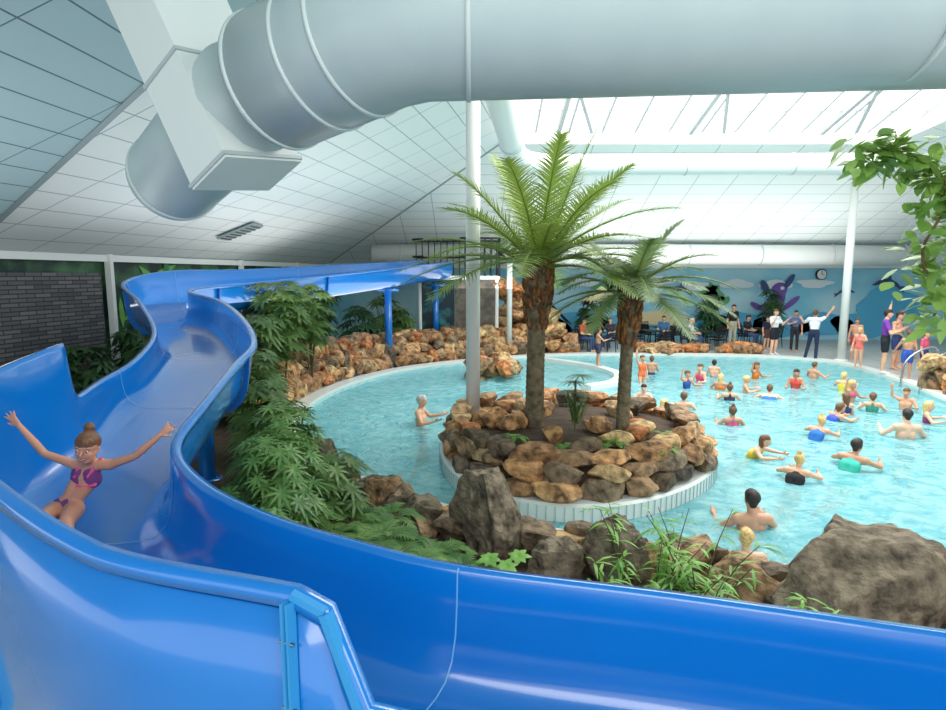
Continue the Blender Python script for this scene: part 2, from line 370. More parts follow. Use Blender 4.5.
for k in range(150):
    t=random.random(); z=R(0,2.75)*(1-max(0,t-.35)*1.25); rock(mb,(1.0+t*2.8+R(-.2,.2),23.3+R(-.5,.5),z),(R(.22,.42),R(.25,.4),R(.16,.28)),colr(.97),sub=2)
mb.obj('waterfall_rock_cliff',[M_rock],False)
mb=MB()
for k in range(22): rock(mb,(.75+R(-.6,.6),18.4+R(-1.1,1.1),.05+R(-.1,.35)),(R(.22,.4),R(.22,.36),R(.16,.26)),colr(.92),sub=2)
mb.obj('rock_islet',[M_rock],False)
mb=MB()
for k in range(30): rock(mb,(8.6+R(-2.2,2.2),22.9+R(-.3,.5),.1+R(0,.2)),(R(.25,.5),R(.22,.4),R(.13,.24)),colr(.95),sub=2)
for k in range(56): rock(mb,(12.2+R(-.5,.9),R(12.8,15.6),.15+R(0,.65)),(R(.22,.42),R(.22,.36),R(.18,.28)),colr(.9),sub=2)
mb.obj('rock_terrace',[M_rock],False)
mb=MB()
arc=[V(p) for p in cr([(2.2,22.0,0),(3.2,20.9,0),(4.1,19.6,0),(4.45,18.1,0),(4.0,16.8,0),(3.1,16.1,0)],8)]
vs=[];fs=[]
for i,p in enumerate(arc):
    d=(arc[min(i+1,len(arc)-1)]-arc[max(i-1,0)]).normalized(); nn=V((-d.y,d.x,0))*.16
    vs+=[p+nn+V((0,0,-1.3)),p+nn+V((0,0,.03)),p-nn+V((0,0,.03)),p-nn+V((0,0,-1.3))]
for i in range(len(arc)-1):
    for k in range(3): fs.append((i*4+k,i*4+k+1,i*4+5+k,i*4+4+k))
fs+=[(0,1,2,3),tuple(len(vs)-4+k for k in range(4))]
mb.add(vs,fs); mb.obj('pool_divider_curb',[M_curb],False)
# ---------------------------------------------------------------- water slide
I=[(-.75,22.3,3.48),(-4.5,15.2,2.9),(-5.2,12.3,2.78),(-5.25,11.1,2.7),(-4.25,10.0,2.58),(-3.35,8.6,2.4),(-2.75,7.4,2.17),(-2.6,6.4,2.03),(-2.4,5.2,1.88),(-2.27,4.4,1.74),(-1.85,3.8,1.66),(-1.25,3.35,1.6),(-.64,3.07,1.55),(-.07,2.9,1.5),(1.0,2.75,1.43),(2.2,2.55,1.35),(3.6,2.3,1.28)]
O=[(-1.75,23.0,3.55),(-5.5,15.9,3.15),(-6.5,13.2,3.08),(-6.6,11.5,2.87),(-5.45,9.9,2.55),(-4.5,8.5,2.2),(-4.1,7.3,1.98),(-4.0,6.4,1.86),(-3.78,5.5,1.8),(-3.7,4.6,1.72),(-3.3,3.55,1.62),(-2.3,2.75,1.55),(-1.45,2.25,1.5),(-.62,2.05,1.48),(.9,1.65,1.38),(2.2,1.35,1.3),(3.6,1.1,1.2)]
NS=10
Ic=cr(I,NS);Oc=cr(O,NS)
FZ=[p[2]-.62 for p in I]; FZc=[p.z for p in cr([(0,0,z) for z in FZ],NS)]
gk=[7.95,8.2,9,10,11,12,13,13.1]; gv=[2.36,2.34,2.24,2.14,2.07,1.93,1.87,1.87]
for i,p in enumerate(Oc):
    t=i/NS
    if 7.95<=t<=13.05: p.z=float(np.interp(t,gk,gv))
    elif 13.05<t<13.15: p.z=1.82
Oc[79].z=1.95
prof=[(-.045,.93,'I'),(-.045,1,'I'),(-.01,1.01,'I'),(0,.97,'I'),(.008,.7,'I'),(.025,.42,'I'),(.06,.22,'I'),(.12,.09,'I'),(.2,.03,'I'),(.32,0,'I'),(.5,0,'I'),(.68,0,'O'),(.8,.03,'O'),(.88,.09,'O'),(.94,.22,'O'),(.975,.42,'O'),(.992,.7,'O'),(1,.97,'O'),(1.01,1.01,'O'),(1.045,1,'O'),(1.045,.95,'O')]
def section(i):
    a=Ic[i];b=Oc[i];f=FZc[i];out=[]
    for s,h,sd in prof:
        top=a.z if sd=='I' else b.z
        out.append(V((a.x+(b.x-a.x)*s,a.y+(b.y-a.y)*s,f+(top-f)*h)))
    return out
slide=empty('water_slide')
mb=MB(); secs=[section(i) for i in range(len(Ic))]; n=len(prof)
vs=[p for s in secs for p in s]; fs=[]
for i in range(len(secs)-1):
    for k in range(n-1): fs.append((i*n+k,i*n+k+1,(i+1)*n+k+1,(i+1)*n+k))
mb.add(vs,fs); o=mb.obj('slide_channel',[M_blue],True,slide)
md=o.modifiers.new('s','SOLIDIFY'); md.thickness=.025; md.offset=0
def dirat(i):
    a=(Ic[min(i+1,len(Ic)-1)]+Oc[min(i+1,len(Ic)-1)])-(Ic[max(i-1,0)]+Oc[max(i-1,0)]); return a.normalized()
def outv(i):
    o_=(Oc[i]-Ic[i]); o_.z=0; return o_.normalized()
mb=MB(); vs=[];fs=[]; i0,i1=92,132
for i in range(i0,i1+1):
    b_=Oc[i]; o_=outv(i); z0=b_.z
    vs+=[b_+o_*.03-V((0,0,.07)),V((b_.x,b_.y,z0-.45))+o_*.035,V((b_.x,b_.y,.75))+o_*.0,V((b_.x,b_.y,.4))-o_*.12]
for i in range(i1-i0):
    for k in range(3): fs.append((i*4+k,i*4+k+1,i*4+5+k,i*4+4+k))
mb.add(vs,fs); o=mb.obj('slide_outer_skirt',[M_blue],True,slide); md=o.modifiers.new('s','SOLIDIFY'); md.thickness=.02; md.offset=0
mb=MB()
for i in (8,20,34,50,66,95,130,158):
    s=secs[i]; d=dirat(i); c=(Ic[i]+Oc[i])/2+V((0,0,.1))
    A=[];B=[];C=[];D=[]
    for p in s:
        inn=(c-p).normalized()
        A.append(p+inn*.02-d*.004);B.append(p+inn*.02+d*.004)
        C.append(p-inn*.02);D.append(p-inn*.085)
    m_=len(s)
    mb.add(A+B,[(k,k+1,m_+k+1,m_+k) for k in range(2,m_-3)],0)
    if i in(95,130): continue
    C1=[p-d*.02 for p in C];C2=[p+d*.02 for p in C];D1=[p-d*.02 for p in D];D2=[p+d*.02 for p in D]
    vs=C1+D1+D2+C2; fs=[]
    for j in range(3): fs+=[(j*m_+k,j*m_+k+1,(j+1)*m_+k+1,(j+1)*m_+k) for k in range(3,m_-4)]
    mb.add(vs,fs,1)
mb.obj('slide_seams',[M_seam,M_blued],False,slide)
mb=MB()
def rib(i):
    o_=outv(i); d=dirat(i); b_=Oc[i]
    pts=[b_+o_*.07-V((0,0,.02)),b_+o_*.07-V((0,0,.45)),V((b_.x,b_.y,.75))+o_*.04,V((b_.x,b_.y,.4))-o_*.08]
    for u in(-.01,.01):
        for p,q in zip(pts[:-1],pts[1:]): beam(mb,p+d*u,q+d*u,.012,.04,0,up=tuple(o_))
    for p in (pts[0].lerp(pts[1],.35),pts[0].lerp(pts[1],.95),pts[1].lerp(pts[2],.6)):
        tube(mb,[p-d*.028+o_*.01,p+d*.028+o_*.01],.007,8,1)
rib(130); rib(108)
a=Oc[130]+outv(130)*.05; a2=Oc[131]+outv(131)*.05; b_=V((Oc[132].x,Oc[132].y,1.42))+outv(132)*.05
beam(mb,a,a2,.03,.03,0,up=tuple(outv(130)))
beam(mb,a2,b_,.03,.045,0,up=tuple(outv(132)))
beam(mb,b_,b_+V((.03,-.02,-.5)),.03,.045,0,up=tuple(outv(132)))
mb.obj('slide_guard_flanges',[M_bluel,M_bolt],False,slide)
mb=MB()
for (x,y,z) in((-2.75,19.5,2.5),(-1.4,22.6,2.6),(-5.3,14.8,2.1),(-5.9,11.3,1.9),(-3.9,8.5,1.6),(-3.3,6.5,1.25),(-3.0,4.6,.95),(-2.0,3.3,.8),(.3,2.3,.7),(2.4,1.95,.6)):
    tube(mb,[(x,y,0),(x,y,z)],.12,16); tube(mb,[(x,y,0),(x,y,.04)],.2,16); beam(mb,(x-.35,y,z+.02),(x+.35,y,z+.02),.12,.08); tube(mb,[(x,y,z),(x,y,z+.15)],.05,8)
mb.obj('slide_supports',[M_blue],True,slide)
pf=empty('slide_start_platform')
mb=MB(); box(mb,(-.55,23.7,2.9),(3.1,2.2,.14),0)
for x in(-2.0,.9):
    for y in(22.7,24.7): tube(mb,[(x,y,0),(x,y,2.9)],.07,10,0)
mb.obj('platform_deck',[M_white],False,pf)
mb=MB()
for z in(4.35,3.7): 
    for a,b_ in(((-2.3,24.6,z),(1.0,24.6,z)),((1.0,22.6,z),(1.0,24.6,z)),((-.5,22.6,z),(1.0,22.6,z)),((-2.3,23.4,z),(-2.3,24.6,z)),((-2.3,23.4,z),(-1.9,23.2,z))): tube(mb,[a,b_],.04,8)
for x in np.arange(-2.3,1.01,.25):
    tube(mb,[(x,24.6,2.95),(x,24.6,4.35)],.022,6)
    if x>-.5: tube(mb,[(x,22.6,2.95),(x,22.6,4.35)],.022,6)
for y in np.arange(22.6,24.6,.25): tube(mb,[(1.0,y,2.95),(1.0,y,4.35)],.022,6)
for k in range(14):
    box(mb,(1.15+k*.2,24.2,2.85-k*.2),(.26,.9,.04))
for y in(23.75,24.6): tube(mb,[(1.05,y,3.9),(3.9,y,1.05)],.03,8); tube(mb,[(1.05,y,2.8),(3.9,y,0)],.05,8)
mb.obj('platform_railing',[M_black],True,pf)
mb=MB(); box(mb,(-1.35,22.75,1.4),(1.3,.12,2.8),0); box(mb,(.1,22.75,1.4),(1.55,.12,2.8),1)
mpan=mat('tropical_panel',(18,44,52),.3,c2=(60,140,140),scale=2.2,contrast=(.5,.7))
mb.obj('platform_cladding',[mpan,mat('dark_stone_panel',(80,74,66),.7,c2=(120,108,94),scale=5)],False,pf)
# ---------------------------------------------------------------- columns and ducts
def column(x,y,r,z0,z1):
    mb=MB(); tube(mb,[(x,y,z0),(x,y,z1)],r,24); tube(mb,[(x,y,z0),(x,y,z0+.05)],r*1.6,24); tube(mb,[(x,y,z1-.06),(x,y,z1)],r*1.5,24)
    return mb.obj('steel_column',[M_white])
column(0,10.75,.125,.3,7.2); column(13.0,21.0,.13,0,6.2); column(1.35,22.3,.1,0,5.6)
duct=empty('ventilation_duct')
mb=MB()
A=V((-.45,4.3,4.72)); Bx=V((-1.55,4.97,4.5)); C=V((-3.15,6.45,3.98)); 
d1=(Bx-A).normalized()
e1=V((1,0,0))
tube(mb,[V((9,4.0,4.78)),V((4,4.1,4.76)),A+e1*.5,A+e1*.12+d1*.03,A+d1*.2,A+d1*.45,Bx],.52,56)
tube(mb,[Bx+d1*.3,C-(C-Bx).normalized()*.08,C-(C-Bx).normalized()*.02,C],[.45,.45,.44,.4],48)
for p,d,r in((A+e1*.42,e1,.52),(A+d1*.42,d1,.52),(Bx-d1*.04,d1,.52),(Bx-d1*.55,d1,.52),(V((2.8,4.125,4.766)),e1,.52),(V((5.2,4.08,4.765)),e1,.52),(C-(C-Bx).normalized()*.12,C-Bx,.45)):
    ring(mb,p,d,r,.03,.012,1,56)
mb.obj('main_duct',[M_duct,mat('main_duct_seam',(198,212,210),.35)],True,duct)
mb=MB(); 
pa=V((-2.85,5.5,5.9)); pb=V((-1.88,5.2,3.83)); dd=(pb-pa).normalized()
beam(mb,pa,pb,.78,.5,0,up=tuple(d1))
for t in(.03,.6,.985):
    q=pa.lerp(pb,t); beam(mb,q-dd*.015,q+dd*.015,.81,.53,1,up=tuple(d1))
mb.obj('duct_plenum_box',[M_box,mat('plenum_flange',(176,188,188),.4)],False,duct)
dd=empty('secondary_duct')
mb=MB()
tube(mb,cr([(.35,11.0,6.55),(.75,14,6.35),(1.2,16.6,6.15),(2.0,17.5,6.1),(4,17.6,6.1),(12.3,17.4,6.1)],6),.29,28)
for x in(3,6,9): ring(mb,(x,17.6-(x-4)*.024 if x>4 else 17.57,6.1),(1,0,0),.29,.03,.014,1,28)
ring(mb,(.95,15.3,6.25),(.17,1,-.07),.29,.06,.04,1,28)
mb.obj('duct_run',[M_white,mat('white_duct_seam',(196,206,206),.4)],True,dd)
mb=MB(); tube(mb,[(-4.2,25.5,3.85),(9,25.5,3.85),(19.8,25.6,3.8)],.42,28)
for x in range(-3,19,3): ring(mb,(x,25.5,3.85),(1,0,0),.42,.04,.014,1,28)
mb.obj('rear_duct',[M_white,MATS['white_duct_seam']])
mb=MB(); rt=Matrix.Rotation(-.37,3,'Y'); box(mb,(-6.55,17.2,4.2),(1.1,.8,.05),0,rt)
for k in range(7): box(mb,V((-6.55,17.2,4.2))+rt@V((-.45+.15*k,0,-.035)),(.03,.7,.03),1,rt)
mb.obj('ceiling_vent',[M_ductseam,mat('vent_slat',(90,96,98),.5)],False)
# ---------------------------------------------------------------- foliage
def leafm(n,c,c2,rough=.45): return mat(n,c,rough,c2=c2,scale=3,contrast=(.3,.7),transl=.25)
L_sch=leafm('leaf_schefflera',(52,90,42),(118,148,82)); L_fern=leafm('leaf_fern',(60,112,54),(124,162,88)); L_palm=leafm('leaf_palm',(68,102,34),(142,166,74))
L_palm2=leafm('leaf_palm_grey',(78,106,60),(136,158,106))
L_bri=leafm('leaf_bright',(80,146,54),(146,196,84)); L_drk=leafm('leaf_dark',(34,70,42),(72,112,60)); M_stem=mat('stem',(92,84,52),.8); M_wood=mat('wood_bark',(96,72,50),.85,c2=(136,108,80),scale=10,bump=.6)
def leaf(mb,b,d,L,W,up=V((0,0,1)),droop=.3,mi=0,seg=3,shape='e'):
    b=V(b); d=V(d).normalized(); s=d.cross(up)
    if s.length<.05: s=d.cross(V((1,0,0)))
    s.normalize(); vs=[];fs=[]
    for i in range(seg+1):
        t=i/seg; p=b+d*L*t-V((0,0,1))*droop*L*t*t
        if shape=='e': w=W*.5*max(.06,math.sin(math.pi*(t*.88+.08)))
        else: w=W*.5*max(.05,(1-t)**.7)
        vs+=[p-s*w,p+s*w]
    for i in range(seg): fs.append((2*i,2*i+1,2*i+3,2*i+2))
    mb.add(vs,fs,mi)
def whorl(mb,c,L,W,n,up,mi=0,droop=.4,lift=.35):
    up=V(up).normalized(); a=up.orthogonal().normalized(); b=up.cross(a); o=R(0,6)
    for k in range(n):
        t=o+2*math.pi*k/n; leaf(mb,c,a*math.cos(t)+b*math.sin(t)+up*lift,L*R(.8,1.1),W,up,droop,mi)
def shrub(name,c,rx,ry,z0,z1,n,L,W,m_,k=8,stems=6,droop=.4,parent=None):
    mb=MB(); c=V(c)
    for _ in range(stems):
        a=R(0,6.28); r=R(.2,.7)
        tube(mb,cr([(c.x,c.y,0.02),(c.x+rx*r*.4*math.cos(a),c.y+ry*r*.4*math.sin(a),(z0+z1)*.3),(c.x+rx*r*math.cos(a),c.y+ry*r*math.sin(a),z0+(z1-z0)*.75)],3),[.02,.018,.016,.014,.012,.01,.008],6,1)
    for _ in range(n):
        a=R(0,6.28); q=math.sqrt(random.random()); h=random.random(); w_=math.sin(math.pi*(.15+.75*h))**.6
        p=V((c.x+rx*q*w_*math.cos(a),c.y+ry*q*w_*math.sin(a),z0+(z1-z0)*h))
        up=V(((p.x-c.x)/rx*.8+R(-.3,.3),(p.y-c.y)/ry*.8+R(-.3,.3),.9)); whorl(mb,p,L*R(.75,1.2),W,k,up,0,droop)
    return mb.obj(name,[m_,M_stem],False,parent)
def frond(mb,b,d,L,droop,n,ll,lw_,mi=0,ang=.9,rr=.012,smi=1,vee=.35,start=.12):
    b=V(b);d=V(d).normalized(); side=d.cross(V((0,0,1)))
    if side.length<.05: side=V((1,0,0))
    side.normalize(); pts=[]
    for i in range(n+1):
        t=i/n; pts.append(b+d*L*t-V((0,0,1))*droop*L*t**2.2)
    tube(mb,pts[::max(1,n//8)],[rr*(1-.85*i/(len(pts[::max(1,n//8)])-1)) for i in range(len(pts[::max(1,n//8)]))],5,smi,False)
    for i in range(n+1):
        t=i/n
        if t<start: continue
        tg=(pts[min(i+1,n)]-pts[max(i-1,0)]).normalized(); up=side.cross(tg).normalized()
        l=ll*(math.sin(math.pi*min(1,(t*.86+.1)))**.6)
        for s in(-1,1):
            dr=tg*(ang*.6+.5*t)+side*s+up*vee+V((R(-.08,.08),R(-.08,.08),R(-.08,.08)))
            leaf(mb,pts[i],dr,l*R(.85,1.1),lw_,up,R(.1,.3),mi,2,'t')
def fern(mb,c,r,n=11,mi=0,lift=.8):
    o=R(0,6)
    for k in range(n):
        a=o+6.28*k/n+R(-.2,.2); frond(mb,c,(math.cos(a),math.sin(a),lift*R(.6,1.2)),r*R(.8,1.1),.55,14,r*.24,r*.06,mi,rr=.006,vee=.1,start=.15)
def palm(name,x,y,z0,z1,r,fn,fl,lean=(0,0),ll=.5,lm=None,emax=1.25,emin=.02,dr0=.42,tall=.2,pw=.7):
    root=empty(name); mb=MB(); pts=[];rad=[]
    n=60
    for i in range(n+1):
        t=i/n; pts.append(V((x+lean[0]*t*t,y+lean[1]*t*t,z0+(z1-z0)*t))); rad.append(r*(1.2-.2*t)*(1+.06*(i%2)) if t<.6 else r*(1.1+.6*math.sin((t-.6)/.4*math.pi*.8)))
    tube(mb,pts,rad,16,0); 
    top=pts[-1]
    for i in range(150):
        t=R(.62,1.0); p=pts[int(t*n)]; a=R(0,6.28); dr=V((math.cos(a),math.sin(a),0)); rr_=rad[int(t*n)]
        q=p+dr*rr_*.9; tube(mb,[q,q+dr*.05+V((0,0,.08)),q+dr*.05+V((0,0,.17))],[.035,.026,.008],5,1)
    mb.obj('trunk',[mat('palm_trunk',(90,80,62),.85,c2=(136,122,94),scale=9,bump=.8),mat('palm_fibre',(104,66,36),.9,c2=(156,108,64),scale=14,bump=.7)],True,root)
    mb=MB()
    for k in range(fn):
        a=k*2.39996+R(-.15,.15); e=emax-(emax-emin)*((k+.5)/fn)**pw
        frond(mb,top+V((R(-.04,.04),R(-.04,.04),R(-.12,.06))),(math.cos(a)*math.cos(e),math.sin(a)*math.cos(e),math.sin(e)),fl*R(.88,1.08)*(1+tall*math.sin(e)),dr0*(.3+.7*math.cos(e)),54,ll,.032,0,rr=.024,vee=.25,start=.1)
    mb.obj('fronds',[lm or L_palm,mat('rachis',(120,140,56),.6)],False,root)
    return root
random.seed(3)
palm('palm_tree',1.0,9.55,.55,3.15,.125,34,2.2,(.04,0),.46,None,1.36,.12,.34,.2,.6)
random.seed(4)
palm('palm_tree',2.3,9.0,.55,2.8,.085,24,1.45,(.1,.1),.34,L_palm2,1.2,.02,.42,.15,.62)
mb=MB()
for _ in range(26):
    a=R(0,6.28); leaf(mb,(1.6+R(-.05,.05),9.1+R(-.05,.05),.7),(math.cos(a)*.5,math.sin(a)*.5,1.2),R(.4,.75),.03,V((0,0,1)),.15,0)
for x,z in((1.5,1.2),(1.65,1.45),(1.58,1.0),(1.7,1.15),(1.55,1.35)): whorl(mb,(x,9.1,z),.3,.035,16,(0,0,1),0)
tube(mb,[(1.58,9.1,.6),(1.58,9.1,1.4)],.015,6,1)
mb.obj('dracaena_plant',[L_sch,M_stem],False)
mb=MB(); 
for x,y in((1.3,8.0),(.6,8.6),(2.6,8.1),(2.0,8.3),(2.9,8.7)): fern(mb,(x,y,.6),.32,8)
mb.obj('island_fern',[L_bri,M_stem],False)
random.seed(11)
shrub('schefflera_bush',(-4.45,13.9,0),.8,.8,1.1,2.8,150,.3,.09,L_sch)
shrub('schefflera_bush',(-4.2,15.4,0),.6,.7,1.2,2.75,90,.3,.09,L_sch)
shrub('schefflera_bush',(-4.25,11.9,0),.45,.6,.8,2.2,80,.28,.085,L_sch)
shrub('schefflera_bush',(-3.5,9.6,0),.4,.6,.3,1.75,90,.24,.07,L_sch)
shrub('schefflera_bush',(-2.85,8.1,0),.38,.6,.3,1.5,90,.22,.06,L_sch)
shrub('fern_bush',(-1.95,5.7,0),.5,.75,.3,1.42,260,.17,.03,L_fern,k=9)
shrub('fern_bush',(-2.25,6.9,0),.45,.7,.3,1.5,210,.19,.034,L_fern,k=9)
shrub('fern_bush',(-1.7,6.7,0),.5,.65,.2,.95,150,.17,.038,L_sch)
shrub('fern_bush',(-1.75,4.75,0),.4,.5,.15,1.05,130,.16,.032,L_fern,k=9)
mb=MB()
for x,y,r in((-1.65,6.7,.5),(-1.3,6.2,.6),(-.95,5.8,.55),(-1.5,5.5,.6),(-1.1,5.1,.55),(-.6,5.2,.6),(-.35,5.5,.45),(-.25,4.9,.55),(-.7,4.5,.5),(-1.3,4.6,.5),(-.9,6.4,.45),(-1.6,5.0,.6),(.1,4.6,.45),(-1.9,7.3,.45),(-1.2,5.6,.55),(-.5,4.8,.55),(-.9,4.9,.55),(-1.3,5.3,.6),(-.75,5.5,.5),(-1.05,6.0,.5),(-.1,5.2,.4)):
    fern(mb,(x,y,.3),r,13); 
mb.obj('fern_bed',[L_fern,M_stem],False)
mb=MB()
for x,y in((.15,5.2),(.3,5.05),(.42,5.25)): 
    whorl(mb,(x,y,.42),.12,.065,7,(0,-.3,1),0,.3)
tube(mb,[(.3,5.1,0),(.3,5.1,.42)],.012,6,1); mb.obj('leafy_seedling',[L_bri,M_stem],False)
def bamboo(name,c,r,h,n,L):
    mb=MB()
    for _ in range(n):
        a=R(0,6.28);q=R(0,r); b=V((c[0]+q*math.cos(a),c[1]+q*math.sin(a),.03)); hh=h*R(.6,1.1)
        dr=V((math.cos(a)*.5,math.sin(a)*.5,0)); pts=[b+dr*hh*t*t*.8+V((0,0,hh*t)) for t in(0,.25,.5,.75,1)]
        tube(mb,pts,[.008,.007,.006,.005,.003],5,1)
        for k in range(16):
            t=R(.3,1); p=b+dr*hh*t*t*.8+V((0,0,hh*t)); aa=R(0,6.28)
            leaf(mb,p,(math.cos(aa),math.sin(aa),R(-.1,.6)),L*R(.7,1.2),.028,V((0,0,1)),.45,0)
    return mb.obj(name,[L_bri,M_stem],False)
bamboo('bamboo_grass',(1.5,4.75,0),.4,.8,18,.21)
bamboo('bamboo_grass',(1.95,4.85,0),.25,.9,10,.2)
bamboo('bamboo_grass',(1.0,4.6,0),.25,.45,8,.17)
bamboo('bamboo_grass',(2.55,4.15,0),.12,.5,8,.16)
random.seed(12)
for x,y,r,z in((-8.0,14.2,.6,1.7),(-7.4,15.8,.6,1.6),(-6.8,17.4,.7,2.3),(-6.1,18.8,.8,1.8),(-5.3,20.4,.8,3.0),(-4.0,20.8,.7,1.9),(-8.2,12.4,.6,1.5),(-7.6,10.0,.7,1.4),(-3.2,22.0,.6,2.3),(-7.2,13.6,.5,1.5),(-2.6,21.6,.4,1.8)):
    shrub('tropical_shrub',(x,y,0),r,r,.3,z,70,.36,.09,L_drk if random.random()<.6 else L_sch,k=8,droop=.5)
for x,y,z in((5.0,26.4,1.9),(10.3,26.4,2.2),(13.2,26.6,2.3)):
    shrub('potted_plant',(x,y,0),.45,.45,.4,z,45,.4,.09,L_drk)
random.seed(5)
mb=MB()
br=cr([(5.2,4.9,.3),(4.75,4.95,1.6),(4.3,5.0,2.6),(3.98,5.0,3.3),(3.75,5.0,3.82),(3.42,5.05,4.0),(3.2,5.1,3.98)],5)
tube(mb,br,[.05*(1-.8*i/(len(br)-1)) for i in range(len(br))],8,1)
br2=cr([(3.95,5.0,3.3),(4.1,4.9,3.7),(4.15,4.9,4.1)],4); tube(mb,br2,.015,6,1)
br3=cr([(3.78,5.0,3.8),(3.78,4.95,3.5),(3.62,4.9,3.2),(3.72,4.9,2.9)],4); tube(mb,br3,.012,6,1)
br4=cr([(4.1,5.0,3.0),(3.88,4.9,2.85),(3.72,4.9,2.6)],4); tube(mb,br4,.01,6,1)
for L_,n_ in((br[15:],250),(br2,50),(br3,120),(br4,80)):
    for _ in range(n_):
        p=random.choice(L_)+V((R(-.16,.16),R(-.2,.2),R(-.14,.14))); 
        leaf(mb,p,(R(-1,1),R(-1,1),R(-.6,.5)),R(.12,.19),R(.07,.11),V((R(-.4,.4),R(-.8,.2),1)).normalized(),.25,0,4)
mb.obj('fig_tree',[leafm('leaf_fig',(84,136,56),(160,196,100)),M_wood],False)
# ---------------------------------------------------------------- deck furniture
def chair(x,y,rz):
    mb=MB(); M=Matrix.Rotation(rz,3,'Z')
    def P(a): q=M@V(a); return V((x+q.x,y+q.y,q.z))
    for sx in(-.22,.22):
        tube(mb,[P((sx,-.22,0)),P((sx,-.2,.44))],.018,6); tube(mb,[P((sx,.26,0)),P((sx,.2,.44)),P((sx,.28,.9))],.018,6)
        tube(mb,[P((sx*1.1,-.2,.44)),P((sx*1.15,-.2,.64)),P((sx*1.15,.22,.66))],.015,6)
    box(mb,P((0,0,.45)),(.46,.46,.04),0,M)
    for k in range(5): tube(mb,[P((-.16+.08*k,.22,.46)),P((-.16+.08*k,.28,.86))],.014,5)
    tube(mb,[P((-.22,.28,.88)),P((.22,.28,.88))],.02,6); mb.obj('patio_chair',[M_black],False)
def table(x,y):
    mb=MB(); tube(mb,[(x,y,.71),(x,y,.745)],.42,24); tube(mb,[(x,y,.03),(x,y,.71)],.03,10); tube(mb,[(x,y,0),(x,y,.03)],.24,16); mb.obj('round_table',[M_black])
for x,y in((4.9,24.0),(7.3,24.6),(9.4,24.4),(12.2,25.6),(8.3,26.4)):
    table(x,y)
    for k in range(4):
        a=k*1.57+.5; chair(x+.75*math.cos(a),y+.75*math.sin(a),a-1.57)
def parasol(x,y,z,r):
    root=empty('thatched_parasol'); mb=MB(); tube(mb,[(x,y,0),(x,y,z)],.05,10); mb.obj('pole',[M_wood],True,root)
    mb=MB()
    for lay in range(4):
        for k in range(70):
            a=R(0,6.28); r0=r*lay*.22; dr=V((math.cos(a),math.sin(a),-.55)); leaf(mb,(x+r0*math.cos(a),y+r0*math.sin(a),z+.1-lay*.13*r),dr,r*.45*R(.8,1.2),.1,V((0,0,1)),.2,0,3,'t')
    tube(mb,[(x,y,z+.12),(x,y,z-.5*r)],[.05,r*.9],20,0,False)
    mb.obj('thatch',[mat('thatch',(190,176,134),.9,c2=(216,204,164),scale=12)],False,root)
parasol(5.4,25.4,2.4,.9)
mb=MB()
for (x,y) in((12.3,15.6),(12.5,16.6)):
    tube(mb,cr([(x+.5,y,0),(x+.5,y,.85),(x+.2,y,1.0),(x-.4,y,.6),(x-.5,y,-.3)],5),.025,8)
mb.obj('pool_handrail',[M_steel])
# ---------------------------------------------------------------- people
def capmesh(a,b,ra,rb,n=12):
    a=V(a);b=V(b);d=b-a
    if d.length<1e-5: d=V((0,0,1e-4)); b=a+d
    dn=d.normalized(); r=dn.orthogonal().normalized(); u=dn.cross(r); vs=[];rings=[]
    for k in range(1,4): ph=-math.pi/2+k*math.pi/6; rings.append((a+dn*math.sin(ph)*ra,math.cos(ph)*ra))
    for k in range(0,3): ph=k*math.pi/6; rings.append((b+dn*math.sin(ph)*rb,math.cos(ph)*rb))
    vs.append(a-dn*ra)
    for c,q in rings:
        for k in range(n): t=2*math.pi*k/n; vs.append(c+(r*math.cos(t)+u*math.sin(t))*q)
    vs.append(b+dn*rb); fs=[]
    for k in range(n): fs.append((0,1+(k+1)%n,1+k))
    for i in range(5):
        for k in range(n): k2=(k+1)%n; fs.append((1+i*n+k,1+i*n+k2,1+(i+1)*n+k2,1+(i+1)*n+k))
    L=len(vs)-1
    for k in range(n): fs.append((1+5*n+k,1+5*n+(k+1)%n,L))
    return vs,fs
def skinmat(c):
    m=mat('skin_%d_%d_%d'%c,c,.5,c2=tuple(min(255,int(x*1.06)) for x in c),scale=8); return m
def clothm(c): return mat('cloth_%d_%d_%d'%c,c,.8)
def hairm(c): return mat('hair_%d_%d_%d'%c,c,.55,c2=tuple(min(255,int(x*1.3+8)) for x in c),scale=40,bump=.3,bscale=60)
def hand(P,w,d,nrm,side,hl,fr,spread=.25,curl=.25,tag='skin'):
    d=V(d).normalized(); nrm=V(nrm); nrm=(nrm-d*nrm.dot(d)).normalized(); s=d.cross(nrm)*side
    w=V(w); pl=hl*.5
    for k in(-1.1,-.35,.4,1.1): P.append((w+d*.02*hl+s*k*hl*.09,w+d*pl+s*k*hl*.14,fr*1.15,fr*1.2,tag))
    for k,ln in((-1.15,.36),(-.4,.46),(.38,.5),(1.12,.44)):
        b=w+d*pl+s*k*hl*.14; q=(d+s*k*spread-nrm*.0).normalized(); m1=b+q*ln*hl*.5-nrm*curl*.12*hl; m2=m1+(q-nrm*curl).normalized()*ln*hl*.5
        P.append((b,m1,fr,fr*.92,tag)); P.append((m1,m2,fr*.92,fr*.72,tag))
    b=w+d*hl*.12+s*hl*.16; m1=b+(d*.7+s*.75-nrm*.1).normalized()*hl*.24; m2=m1+(d*.95+s*.35-nrm*.2).normalized()*hl*.2
    P.append((b,m1,fr*1.25,fr*1.1,tag)); P.append((m1,m2,fr*1.1,fr*.85,tag))
